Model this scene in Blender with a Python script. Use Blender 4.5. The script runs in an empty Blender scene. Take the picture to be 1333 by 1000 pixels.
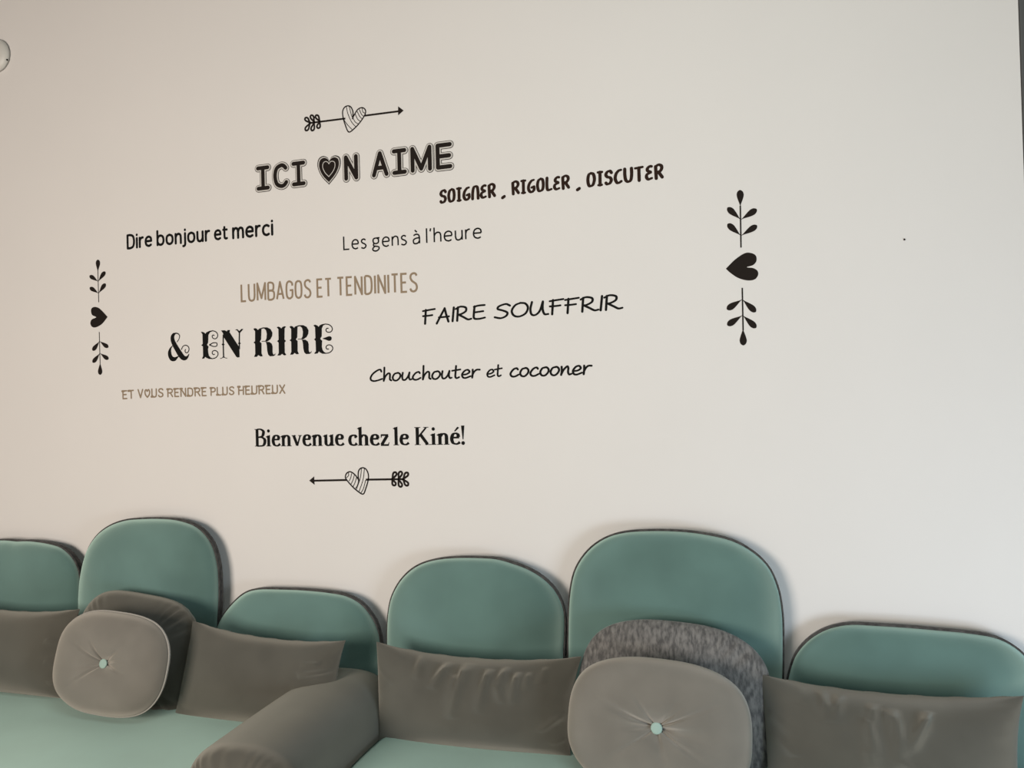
import bpy, bmesh, math, random
import numpy as np
from mathutils import Vector, Matrix
from mathutils.geometry import tessellate_polygon, delaunay_2d_cdt
random.seed(4)
sc = bpy.context.scene
COL = sc.collection

# ------------------------------------------------------------------ camera
CAM = Vector((0.0, -2.5, 1.48))
FPX = 1000.0
yaw, pitch, roll = math.radians(16.241), math.radians(0.501), math.radians(-1.605)
cy, sy = math.cos(yaw), math.sin(yaw)
FWD = Vector((-sy * math.cos(pitch), cy * math.cos(pitch), math.sin(pitch)))
R0 = Vector((cy, sy, 0)); U0 = R0.cross(FWD)
RGT = R0 * math.cos(roll) + U0 * math.sin(roll)
UPV = -R0 * math.sin(roll) + U0 * math.cos(roll)
cam_d = bpy.data.cameras.new('camera')
cam_d.sensor_width = 36.0
cam_d.lens = 36.0 * FPX / 1333.0
cam_d.clip_start = 0.05
cam = bpy.data.objects.new('camera', cam_d)
cam.matrix_world = Matrix(((RGT.x, UPV.x, -FWD.x, CAM.x), (RGT.y, UPV.y, -FWD.y, CAM.y),
                           (RGT.z, UPV.z, -FWD.z, CAM.z), (0, 0, 0, 1)))
COL.objects.link(cam)
sc.camera = cam

# ------------------------------------------------------------------ light
sc.view_settings.view_transform = 'Standard'
sc.view_settings.look = 'None'
sc.view_settings.gamma = 1.0
sc.view_settings.use_curve_mapping = False
sc.view_settings.exposure = 0.0
world = bpy.data.worlds.new('world'); sc.world = world
world.use_nodes = True
bg = world.node_tree.nodes['Background']
bg.inputs['Color'].default_value = (1.0, 0.92, 0.82, 1)
bg.inputs['Strength'].default_value = 0.04

def area(name, loc, target, sx, sy_, power, color):
    d = bpy.data.lights.new(name, 'AREA')
    d.shape = 'RECTANGLE'; d.size = sx; d.size_y = sy_
    d.energy = power; d.color = color
    o = bpy.data.objects.new(name, d)
    o.location = loc
    o.rotation_euler = (Vector(target) - Vector(loc)).to_track_quat('-Z', 'Y').to_euler()
    COL.objects.link(o)
    return o
area('window_light', (-2.6, -4.6, 1.6), (-0.8, 0, 0.9), 2.0, 1.5, 174, (1.0, 0.89, 0.79))
area('door_light', (1.5, -1.9, 0.5), (0.4, 0, 0.5), 1.0, 0.8, 26, (0.72, 0.86, 1.0))
area('ceiling_lamp_light', (0.2, -2.2, 3.3), (0.0, -0.9, 0), 1.6, 1.2, 28, (0.88, 1.0, 0.97))

# ------------------------------------------------------------------ helpers
def at(px, py, Y):
    """world point on the upright plane y = Y that the photograph shows at (px, py)"""
    d = RGT * ((px - 666.5) / FPX) - UPV * ((py - 500.0) / FPX) + FWD
    return CAM + d * ((Y - CAM.y) / d.y)

def W(px, py):
    q = at(px, py, 0.0)
    return (q.x, q.z)

def link(name, me, mat, parent=None, smooth=True):
    o = bpy.data.objects.new(name, me)
    COL.objects.link(o)
    if mat: me.materials.append(mat)
    if smooth:
        for f in me.polygons: f.use_smooth = True
    if parent:
        o.parent = parent
        o.matrix_parent_inverse = Matrix.Translation(-abs_loc(parent))
    return o

def abs_loc(o):
    v = Vector(o.location)
    # parents here are only translated Empties or meshes at the origin
    p = o.parent
    if p is not None and o.type == 'EMPTY': v = v + abs_loc(p)
    return v if o.type == 'EMPTY' else (abs_loc_mesh(o))

def abs_loc_mesh(o):
    return Vector((0, 0, 0))

def mesh(name, verts, faces, mat, parent=None, smooth=True):
    me = bpy.data.meshes.new(name)
    me.from_pydata([tuple(v) for v in verts], [], faces)
    me.update()
    bm = bmesh.new(); bm.from_mesh(me)
    bmesh.ops.recalc_face_normals(bm, faces=bm.faces)
    bm.to_mesh(me); bm.free()
    return link(name, me, mat, parent, smooth)

def empty(name, loc, label, cat, group=None):
    o = bpy.data.objects.new(name, None)
    o.location = loc; o.empty_display_size = 0.1
    COL.objects.link(o)
    return tag(o, label, cat, group)

def tag(o, label, cat, group=None):
    o['label'] = label; o['category'] = cat
    if group: o['group'] = group
    return o

def structure(o):
    o['kind'] = 'structure'; return o

def box(name, lo, hi, mat, parent=None, bevel=0.0, segs=3):
    bm = bmesh.new()
    bmesh.ops.create_cube(bm, size=1)
    for v in bm.verts:
        v.co = Vector([(lo[i] + hi[i]) / 2 + v.co[i] * (hi[i] - lo[i]) for i in range(3)])
    if bevel:
        bmesh.ops.bevel(bm, geom=list(bm.edges), offset=bevel, segments=segs, affect='EDGES', profile=0.5)
    me = bpy.data.meshes.new(name); bm.to_mesh(me); bm.free()
    return link(name, me, mat, parent, smooth=bool(bevel))

def catmull(pts, closed=False, n=8):
    pts = [tuple(q) for q in pts]
    m = len(pts); out = []
    if m < 3 and not closed: return pts
    rng = range(m if closed else m - 1)
    for i in rng:
        if closed:
            a, b, c, d = pts[i - 1], pts[i], pts[(i + 1) % m], pts[(i + 2) % m]
        else:
            b, c = pts[i], pts[i + 1]
            a = pts[i - 1] if i > 0 else tuple(2 * x - y for x, y in zip(b, c))
            d = pts[i + 2] if i + 2 < m else tuple(2 * y - x for x, y in zip(b, c))
        for k in range(n):
            t = k / n
            out.append(tuple(0.5 * (2 * B + (C - A) * t + (2 * A - 5 * B + 4 * C - D) * t * t + (3 * B - A - 3 * C + D) * t ** 3)
                             for A, B, C, D in zip(a, b, c, d)))
    if not closed: out.append(pts[-1])
    return out

# ------------------------------------------------------------------ materials
def mat(name, color, rough=0.6, sheen=0.0, sheen_rough=0.4, sheen_tint=(1, 1, 1), var=0.0, scale=8.0, stretch=(1, 1, 1),
        color2=None, bump=0.0, bump_scale=300.0, spec=0.5, velvet=None, sigma=0.5):
    m = bpy.data.materials.new(name); m.use_nodes = True
    nt = m.node_tree; b = nt.nodes['Principled BSDF']
    b.inputs['Base Color'].default_value = (*color, 1)
    b.inputs['Roughness'].default_value = rough
    b.inputs['Specular IOR Level'].default_value = spec
    if sheen:
        b.inputs['Sheen Weight'].default_value = sheen
        b.inputs['Sheen Roughness'].default_value = sheen_rough
        b.inputs['Sheen Tint'].default_value = (*sheen_tint, 1)
    tc = nt.nodes.new('ShaderNodeTexCoord')
    if color2 or var:
        mp = nt.nodes.new('ShaderNodeMapping'); mp.inputs['Scale'].default_value = stretch
        nz = nt.nodes.new('ShaderNodeTexNoise'); nz.inputs['Scale'].default_value = scale
        nz.inputs['Detail'].default_value = 5
        rp = nt.nodes.new('ShaderNodeValToRGB')
        c2 = color2 or tuple(c * (1 - var) for c in color)
        rp.color_ramp.elements[0].color = (*c2, 1); rp.color_ramp.elements[0].position = 0.35
        rp.color_ramp.elements[1].color = (*color, 1); rp.color_ramp.elements[1].position = 0.65
        nt.links.new(tc.outputs['Object'], mp.inputs['Vector'])
        nt.links.new(mp.outputs['Vector'], nz.inputs['Vector'])
        nt.links.new(nz.outputs['Fac'], rp.inputs['Fac'])
        nt.links.new(rp.outputs['Color'], b.inputs['Base Color'])
    if bump:
        n2 = nt.nodes.new('ShaderNodeTexNoise'); n2.inputs['Scale'].default_value = bump_scale
        bp = nt.nodes.new('ShaderNodeBump'); bp.inputs['Strength'].default_value = bump
        bp.inputs['Distance'].default_value = 0.002
        nt.links.new(tc.outputs['Object'], n2.inputs['Vector'])
        nt.links.new(n2.outputs['Fac'], bp.inputs['Height'])
        nt.links.new(bp.outputs['Normal'], b.inputs['Normal'])
    if velvet:     # pile that catches light at glancing angles
        sh = nt.nodes.new('ShaderNodeBsdfSheen'); sh.distribution = 'ASHIKHMIN'
        sh.inputs['Color'].default_value = (*velvet, 1); sh.inputs['Roughness'].default_value = sigma
        if bump: nt.links.new(bp.outputs['Normal'], sh.inputs['Normal'])
        ad = nt.nodes.new('ShaderNodeAddShader')
        nt.links.new(b.outputs[0], ad.inputs[0]); nt.links.new(sh.outputs[0], ad.inputs[1])
        nt.links.new(ad.outputs[0], nt.nodes['Material Output'].inputs['Surface'])
    return m

M_WALL = mat('white_wall_paint', (0.70, 0.682, 0.66), 0.85, var=0.012, scale=3, bump=0.08, bump_scale=180, spec=0.25)
M_FLOOR = mat('light_wood_floor', (0.42, 0.33, 0.25), 0.5, var=0.2, scale=4, stretch=(1, 12, 1))
M_FRAME = mat('anthracite_frame_paint', (0.055, 0.055, 0.055), 0.5, var=0.08, scale=20)
M_TEAL = mat('turquoise_velvet', (0.112, 0.192, 0.172), 0.9, var=0.18, scale=5, bump=0.12, bump_scale=500, spec=0.1, velvet=(0.46, 0.60, 0.53), sigma=0.6)
M_GREY = mat('taupe_grey_velvet', (0.092, 0.087, 0.073), 0.9, var=0.14, scale=9, bump=0.12, bump_scale=500, spec=0.1, velvet=(0.26, 0.25, 0.22), sigma=0.6)
M_GREYL = mat('pale_taupe_velvet', (0.185, 0.172, 0.15), 0.9, var=0.14, scale=9, bump=0.12, bump_scale=500, spec=0.1, velvet=(0.30, 0.28, 0.25), sigma=0.6)
M_DARK = mat('charcoal_chenille', (0.085, 0.08, 0.076), 0.9, sheen=0.2, color2=(0.04, 0.038, 0.037), scale=60, bump=0.4, bump_scale=600, spec=0.2)
M_CHEN = mat('streaked_grey_chenille', (0.20, 0.19, 0.18), 0.9, sheen=0.3, color2=(0.085, 0.082, 0.08), scale=46, stretch=(2.4, 1, 0.9), bump=0.4, bump_scale=400, spec=0.2)
M_PIPE = mat('pale_piping_cord', (0.34, 0.32, 0.29), 0.8, sheen=0.3)
M_BUTTON = mat('mint_covered_button', (0.29, 0.41, 0.365), 0.7, sheen=0.2)
M_BLACK = mat('black_vinyl', (0.008, 0.008, 0.0075), 0.7, spec=0.06)
M_BROWN = mat('dark_brown_vinyl', (0.017, 0.013, 0.011), 0.7, spec=0.06)
M_UMBER = mat('umber_vinyl', (0.026, 0.014, 0.010), 0.7, spec=0.06)
M_GOLD = mat('bronze_vinyl', (0.27, 0.205, 0.14), 0.6, spec=0.1)
M_WHITEV = mat('pale_grey_vinyl', (0.52, 0.50, 0.47), 0.6)
M_PLASTIC = mat('white_plastic', (0.60, 0.60, 0.56), 0.45)

# ------------------------------------------------------------------ room
structure(box('wall_back', (-5.2, 0, 0), (0.802, 0.14, 4.2), M_WALL))
structure(box('floor', (-5.2, -5.2, -0.1), (2.6, 0.14, 0.0), M_FLOOR))
structure(box('trim_1', (0.803, -0.005, 0), (0.90, 0.14, 4.2), M_FRAME, bevel=0.003))
structure(box('door_1', (0.901, 0.03, 0), (2.30, 0.09, 4.2), M_FRAME, bevel=0.003))

# ------------------------------------------------------------------ sofas
def resample(pts, n):
    L = [0.0]
    for a, b in zip(pts, pts[1:] + pts[:1]):
        L.append(L[-1] + math.dist(a, b))
    out = []; j = 0
    cl = pts + pts[:1]
    for i in range(n):
        s = L[-1] * i / n
        while L[j + 1] < s: j += 1
        t = (s - L[j]) / max(1e-9, L[j + 1] - L[j])
        out.append(tuple(a + (b - a) * t for a, b in zip(cl[j], cl[j + 1])))
    return out

def rings(name, outline_rings, mat_, parent, cap0=True, cap1=True):
    """skin a list of equal-length closed rings of 3-D points"""
    n = len(outline_rings[0]); V = [q for r in outline_rings for q in r]; F = []
    for k in range(len(outline_rings) - 1):
        for i in range(n):
            j = (i + 1) % n
            F.append((k * n + i, k * n + j, (k + 1) * n + j, (k + 1) * n + i))
    if cap0:
        c = len(V); V.append(tuple(sum(q[a] for q in outline_rings[0]) / n for a in range(3)))
        F += [(i, (i + 1) % n, c) for i in range(n)]
    if cap1:
        c = len(V); V.append(tuple(sum(q[a] for q in outline_rings[-1]) / n for a in range(3)))
        o = (len(outline_rings) - 1) * n
        F += [(o + i, o + (i + 1) % n, c) for i in range(n)]
    return mesh(name, V, F, mat_, parent)

YS = -0.058            # seam plane of the backrests
def inset(out2, d):
    """move a closed outline inwards by d along its own normals"""
    n = len(out2); res = []
    area2 = sum(out2[i][0] * out2[(i + 1) % n][1] - out2[(i + 1) % n][0] * out2[i][1] for i in range(n))
    s = 1 if area2 > 0 else -1
    for i in range(n):
        a, b = out2[i - 1], out2[(i + 1) % n]
        tx, tz = b[0] - a[0], b[1] - a[1]
        l = math.hypot(tx, tz) or 1
        res.append((out2[i][0] - s * tz / l * d, out2[i][1] + s * tx / l * d))
    return res

def backrest(root, pts, zoom, extra=None):
    """pts: seam outline read off the photograph (crop coordinates), brought to the seam plane"""
    x0, y0, s = zoom
    o2 = []
    for a, b in pts:
        q = at(x0 + a / s, y0 + b / s, YS); o2.append((q.x, q.z))
    if extra == 'left':      # the hidden left half mirrors the right one
        xr = o2[-1][0]; half = 0.315; cx = xr - half
        right = [q for q in o2 if q[0] >= cx]
        o2 = [(2 * cx - q[0], q[1]) for q in reversed(right)] + right
    zb = 0.285
    o2 = [(o2[0][0], zb)] + [(o2[0][0], zb + (o2[0][1] - zb) * 0.5)] + o2 + [(o2[-1][0], zb + (o2[-1][1] - zb) * 0.5)] + [(o2[-1][0], zb)]
    sm = catmull(o2, False, 6)
    bot = [(sm[-1][0] + (sm[0][0] - sm[-1][0]) * t / 10, zb) for t in range(1, 10)]
    out = resample(sm + bot, 150)
    cx = sum(q[0] for q in out) / len(out); cz = sum(q[1] for q in out) / len(out)
    def ring(d, y, k=1.0):
        r = inset(out, d) if d else out
        return [(cx + (q[0] - cx) * k, y, cz + (q[1] - cz) * k) for q in r]
    # the upholstered grey board behind
    rim = rings('backrest', [ring(0.004, YS + 0.001), ring(-0.001, YS + 0.001), ring(-0.003, YS + 0.004), ring(-0.003, YS + 0.020), ring(0.0, YS + 0.024), ring(0.03, YS + 0.03)], M_DARK, root)
    prof = [(0.0, 0.0), (0.0005, 0.005), (0.003, 0.012), (0.008, 0.019), (0.016, 0.027), (0.028, 0.035), (0.043, 0.043), (0.06, 0.050)]
    rs = [ring(d, YS - h) for d, h in prof]
    for k, h in ((0.95, 0.0545), (0.86, 0.062), (0.75, 0.069), (0.6, 0.076), (0.4, 0.082), (0.2, 0.085)):
        rs.append(ring(0.06, YS - h, k))
    # little puckers where the cover is gathered along the seam
    pad = rings('cushion_pad', rs, M_TEAL, rim, cap0=False)
    tube('piping', [(q[0], YS - 0.001, q[1]) for q in inset(out, -0.002)], 0.0034, M_DARK, rim, closed=True)
    return rim

def tube(name, pts, r, mat_, parent=None, closed=False, seg=8):
    n = len(pts); V = []; F = []
    P = [Vector(q) for q in pts]
    for i in range(n):
        t = (P[(i + 1) % n] - P[i - 1]) if closed or 0 < i < n - 1 else (P[1] - P[0] if i == 0 else P[-1] - P[-2])
        t.normalize()
        ref = Vector((0, 1, 0)) if abs(t.y) < 0.9 else Vector((0, 0, 1))
        a = t.cross(ref).normalized(); b = t.cross(a)
        for k in range(seg):
            an = 2 * math.pi * k / seg
            V.append(P[i] + (a * math.cos(an) + b * math.sin(an)) * r)
    for i in range(n if closed else n - 1):
        j = (i + 1) % n
        for k in range(seg):
            l = (k + 1) % seg
            F.append((i * seg + k, i * seg + l, j * seg + l, j * seg + k))
    if not closed:
        F.append(tuple(range(seg))); F.append(tuple((n - 1) * seg + k for k in range(seg)))
    return mesh(name, V, F, mat_, parent)

SEAT = 0.418
def seat_cushion(root, x0, x1, y0, y1):
    """soft slab with a rounded front and a slightly crowned top"""
    nx, ny = 60, 24
    prof = []
    th = 0.14; r = 0.055
    for i in range(ny + 1): prof.append((y0 + 0.0 + (y1 - r - y0) * i / ny, SEAT))
    for k in range(1, 9):
        a = math.pi / 2 * k / 8
        prof.append((y1 - r + r * math.sin(a) * 1.0, SEAT - r + r * math.cos(a)))
    prof[:] = [(y, z) for y, z in prof]
    prof.append((y1, SEAT - th)); prof.append((y0, SEAT - th))
    rs = []
    for i in range(nx + 1):
        u = i / nx; x = x0 + (x1 - x0) * u
        e = min(u, 1 - u) * (x1 - x0)
        drop = 0.02 * max(0, 1 - e / 0.05) ** 2
        ring = []
        for y, z in prof:
            dz = 0
            if z > SEAT - 0.06:
                dz = 0.012 * math.sin(math.pi * min(1, max(0, (y - y1) / (y0 - y1)))) - drop
                dz += 0.0025 * math.sin(9 * x + 3 * y) * math.sin(7 * y + 2 * x)
            ring.append((x, y, z + dz - 0.008))
        rs.append(ring)
    return rings('seat_cushion', rs, M_TEAL, root)

sofa_l = empty('sofa', (-2.3, -0.45, 0), 'turquoise velvet sofa on the left with a taupe grey armrest at its right end', 'sofa', 'turquoise sofas along the wall')
sofa_r = empty('sofa', (-0.2, -0.45, 0), 'turquoise velvet sofa on the right, below the leaf ornament, without a visible armrest', 'sofa', 'turquoise sofas along the wall')

B1 = [(0, 195), (60, 178), (150, 165), (250, 163), (360, 175), (460, 195), (540, 225), (610, 285), (650, 340), (680, 410), (697, 500), (703, 580), (705, 700), (700, 770)]
backrest(sofa_l, B1, (0, 680, 6.665), 'left')
B2 = [(28, 760), (32, 620), (40, 540), (60, 430), (100, 310), (170, 210), (265, 142), (380, 103), (500, 92), (620, 90), (740, 97), (840, 120), (920, 155), (990, 220), (1040, 300), (1070, 400), (1085, 500), (1090, 650), (1085, 780), (1078, 920)]
backrest(sofa_l, B2, (100, 660, 5.882))
B3 = [(310, 420), (312, 350), (325, 290), (357, 228), (410, 165), (465, 122), (530, 105), (640, 105), (760, 110), (880, 122), (970, 140), (1040, 180), (1090, 240), (1120, 300), (1135, 370), (1138, 450), (1128, 520)]
backrest(sofa_l, B3, (200, 740, 3.847))
B4 = [(118, 700), (118, 620), (120, 500), (128, 400), (150, 310), (200, 220), (270, 150), (350, 108), (450, 85), (560, 77), (680, 78), (790, 85), (890, 112), (990, 150), (1080, 205), (1150, 275), (1195, 360), (1212, 440), (1212, 560), (1206, 700)]
backrest(sofa_r, B4, (480, 710, 4.76))
B5 = [(62, 600), (62, 450), (67, 330), (82, 240), (110, 180), (155, 128), (215, 90), (290, 70), (400, 64), (520, 68), (620, 82), (710, 105), (790, 150), (850, 210), (885, 290), (900, 370), (905, 450), (905, 600), (903, 700)]
backrest(sofa_r, B5, (720, 670, 3.03))
B6 = [(165, 480), (172, 405), (187, 340), (212, 275), (260, 215), (320, 170), (390, 140), (480, 125), (600, 130), (760, 140), (900, 152), (1040, 165), (1170, 185), (1250, 215), (1325, 270), (1375, 340), (1395, 430), (1400, 520)]
backrest(sofa_r, B6, (980, 780, 3.776))

seat_cushion(sofa_l, -3.25, -1.40, -0.148, -0.86)
seat_cushion(sofa_r, -1.103, 0.775, -0.148, -0.86)
box('base', (-3.25, -0.83, 0.03), (-1.105, -0.08, SEAT - 0.15), M_GREY, sofa_l, bevel=0.02)
box('base', (-1.085, -0.83, 0.03), (0.77, -0.08, SEAT - 0.15), M_GREY, sofa_r, bevel=0.02)

def armrest(root):
    xa, xb = -1.462, -1.106
    cx, w = (xa + xb) / 2, (xb - xa) / 2
    zt, zc, z0 = 0.560, 0.415, 0.27
    n = 96
    def section(y, k, pleat=0.0):
        pts = []
        for i in range(n + 1):
            a = math.pi * i / n
            c, s = math.cos(a), math.sin(a)
            e = 2 / 2.5
            x = w * math.copysign(abs(c) ** e, c); z = (zt - zc) * abs(s) ** e
            f = k * (1 + pleat * math.sin(a * 30 + 2.2 * math.sin(5 * a)) * (0.7 + 0.3 * math.sin(11 * a)))
            pts.append((cx + x * f, y, zc - 0.03 * (1 - k) + z * f))
        m = 8
        for i in range(1, m): pts.append((cx - w * k + 2 * w * k * 0, y, zc + (z0 - zc) * i / m))
        for i in range(m + 1): pts.append((cx - w * k + 2 * w * k * i / m, y, z0))
        for i in range(1, m): pts.append((cx + w * k, y, z0 + (zc - z0) * i / m))
        return pts
    rs = []
    yb, yf = -0.15, -0.79
    rs.append(section(yb + 0.0, 0.965))
    rs.append(section(yb - 0.012, 0.99))
    for i in range(15): rs.append(section(yb - 0.03 - (yb - 0.03 - (yf + 0.065)) * i / 14, 1.0 + 0.012 * math.sin(math.pi * i / 14)))
    for i in range(1, 13):
        a = math.pi / 2 * i / 12
        rs.append(section(yf + 0.065 - 0.065 * math.sin(a), 1 - 0.36 * (1 - math.cos(a)), 0.042 * min(1, max(0, i - 3) / 6)))
    for k in (0.5, 0.3, 0.12): rs.append(section(yf + 0.004 * (0.64 - k) / 0.6 + 0.004, k, 0.03))
    return rings('armrest', rs, M_GREY, root)
armrest(sofa_l)

# ------------------------------------------------------------------ cushions
def fold_sum(u, v, folds):
    s = 0.0; lo = 0.0
    for (ua, va, ub, vb, wd, amp) in folds:
        dx, dy = ub - ua, vb - va
        L2 = dx * dx + dy * dy
        t = ((u - ua) * dx + (v - va) * dy) / L2
        if t < -0.15 or t > 1.15: continue
        tt = min(1, max(0, t))
        d = math.hypot(u - ua - dx * tt, (v - va - dy * tt))
        bend = min(1.0, (tt + 0.12) * 5) * (1 - tt) ** 0.55
        h = 1.9 * amp * bend * math.exp(-(d / (wd * (0.75 + 0.8 * tt))) ** 2)
        s = max(s, h); lo = min(lo, h)
    return s + lo

def pillow(name, corners, T, pinch, mat_, label, cat, group, folds=(), ripple=0.0, seed=0):
    """corners: tl, tr, br, bl in the pillow's middle surface; pinch: top, right, bottom, left"""
    tl, tr, br, bl = [Vector(c) for c in corners]
    nrm = (tr - tl).cross(bl - tl).normalized()
    if nrm.y > 0: nrm = -nrm
    up = ((tl - bl) + (tr - br)).normalized(); rt = ((tr - tl) + (br - bl)).normalized()
    nu, nv = 150, 90
    g = lambda i, n: 0.5 - 0.5 * math.cos(math.pi * (0.12 + 0.76 * i / n)) if False else i / n
    rnd = random.Random(seed)
    ph = [rnd.uniform(0, 6.28) for _ in range(8)]
    V = []; idx = {}; F = []
    def spacing(t):    # denser towards the edges
        return 0.5 - 0.5 * math.copysign(abs(math.cos(math.pi * t)) ** 0.8, math.cos(math.pi * t))
    for side in (0, 1):
        for j in range(nv + 1):
            for i in range(nu + 1):
                edge = i in (0, nu) or j in (0, nv)
                if side == 1 and edge:
                    idx[(1, i, j)] = idx[(0, i, j)]; continue
                u, v = spacing(i / nu), spacing(j / nv)
                p_ = (bl * (1 - u) + br * u) * (1 - v) + (tl * (1 - u) + tr * u) * v
                U, Q = 2 * u - 1, 2 * v - 1
                p_ = p_ - up * (pinch[0] * (1 - abs(U) ** 2.2) * v) + up * (pinch[2] * (1 - abs(U) ** 2.2) * (1 - v))
                p_ = p_ - rt * (pinch[1] * (1 - abs(Q) ** 2.2) * u) + rt * (pinch[3] * (1 - abs(Q) ** 2.2) * (1 - u))
                h = T * (max(0, 1 - abs(U) ** 2.6) ** 0.62) * (max(0, 1 - abs(Q) ** 2.2) ** 0.62)
                # seam puckers near the short edges and faint unevenness
                ex = math.exp(-(1 - abs(U)) / 0.10)
                fade = min(1.0, 14 * min(u, 1 - u, v, 1 - v))
                h += ripple * ex * fade * math.sin(34 * v + ph[0] + 3 * math.sin(7 * v + ph[1])) * (0.6 + 0.4 * math.sin(11 * v + ph[2]))
                h += 0.0022 * fade * math.sin(5 * u + ph[3] + 2 * v) * math.sin(6 * v + ph[4] - 3 * u)
                if side == 0: h += fold_sum(u, v, folds) * min(1.0, (max(0, h) / T) * 1.5) ** 1.5
                wig = 0.0016 * math.sin(40 * u + ph[5]) if j == nv else 0
                V.append(p_ + nrm * (h if side == 0 else -h * 0.8) + up * wig)
                idx[(side, i, j)] = len(V) - 1
        for j in range(nv):
            for i in range(nu):
                q = [idx[(side, i, j)], idx[(side, i + 1, j)], idx[(side, i + 1, j + 1)], idx[(side, i, j + 1)]]
                F.append(tuple(q if side == 0 else q[::-1]))
    o = mesh(name, V, F, mat_)
    return tag(o, label, cat, group)

YT, YB = -0.245, -0.315
GP = 'grey rectangular pillows leaning on the backrests'
tr1 = at(104, 793, YT); br1 = at(86, 910, YB)
pillow('rectangular_pillow', (tr1 + Vector((-0.63, 0, 0.0)), tr1, br1, br1 + Vector((-0.60, 0, 0))), 0.062, (0.022, 0.014, 0.0, 0.012), M_GREY,
       'taupe grey rectangular pillow cut off by the left edge of the picture', 'pillow', GP,
       [(0.99, 0.62, 0.86, 0.66, 0.022, 0.008), (0.99, 0.40, 0.88, 0.42, 0.02, 0.008), (0.99, 0.2, 0.9, 0.17, 0.02, 0.007)], 0.004, 1)
pillow('rectangular_pillow', (at(251, 808, YT), at(450, 834, YT), at(437, 950, YB), at(227, 933, YB)), 0.066, (0.024, 0.016, 0.0, 0.006), M_GREY,
       'taupe grey rectangular pillow partly behind the sofa armrest', 'pillow', GP,
       [(0.98, 0.66, 0.80, 0.62, 0.030, 0.010), (0.98, 0.52, 0.78, 0.46, 0.030, 0.011), (0.97, 0.38, 0.8, 0.30, 0.03, 0.010), (0.9, 0.75, 0.8, 0.74, 0.03, 0.006)], 0.004, 2)
f4 = []
for (xa, ya, xb, yb, a) in ((165, 540, 185, 590, 6), (275, 555, 265, 650, 8), (385, 575, 330, 680, 10), (462, 570, 412, 790, 12), (550, 590, 525, 760, 9), (610, 580, 590, 660, 9),
                            (590, 640, 620, 720, 7), (660, 600, 655, 720, 9), (700, 600, 700, 670, 6), (755, 580, 750, 640, 6), (420, 620, 410, 740, 6), (860, 760, 760, 830, 7), (860, 860, 800, 880, 6), (80, 640, 150, 690, 5)):
    f4.append(((xa - 70) / 800, 1 - (ya - 545) / 380, (xb - 70) / 800, 1 - (yb - 545) / 380, 0.020, a * 0.0010))
pillow('rectangular_pillow', (at(490, 836, YT), at(757, 855, YT), at(743, 985, YB), at(493, 967, YB)), 0.066, (0.026, 0.014, 0.0, 0.004), M_GREY,
       'taupe grey rectangular pillow with long creases, just right of the armrest', 'pillow', GP, f4, 0.0035, 3)
f6 = []
for (xa, ya, xb, yb, a) in ((345, 460, 370, 600, 9), (430, 470, 390, 600, 9), (560, 560, 600, 760, 9), (590, 500, 570, 650, 7), (680, 520, 740, 720, 13), (850, 520, 760, 700, 13), (700, 600, 720, 780, 8),
                            (840, 540, 830, 620, 8), (560, 700, 590, 800, 6), (60, 600, 170, 680, 7), (60, 690, 190, 780, 8), (720, 740, 820, 800, 6), (240, 450, 230, 540, 5)):
    f6.append(((xa - 40) / 1270, 1 - (ya - 440) / 470, (xb - 40) / 1270, 1 - (yb - 440) / 470, 0.024, a * 0.0011))
pillow('rectangular_pillow', (at(991, 878, YT), at(1333, 906, YT), at(1330, 1045, YB), at(1000, 1016, YB)), 0.068, (0.022, 0.012, 0.0, 0.002), M_GREY,
       'taupe grey rectangular pillow at the right edge of the picture', 'pillow', GP, f6, 0.0035, 4)

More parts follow.
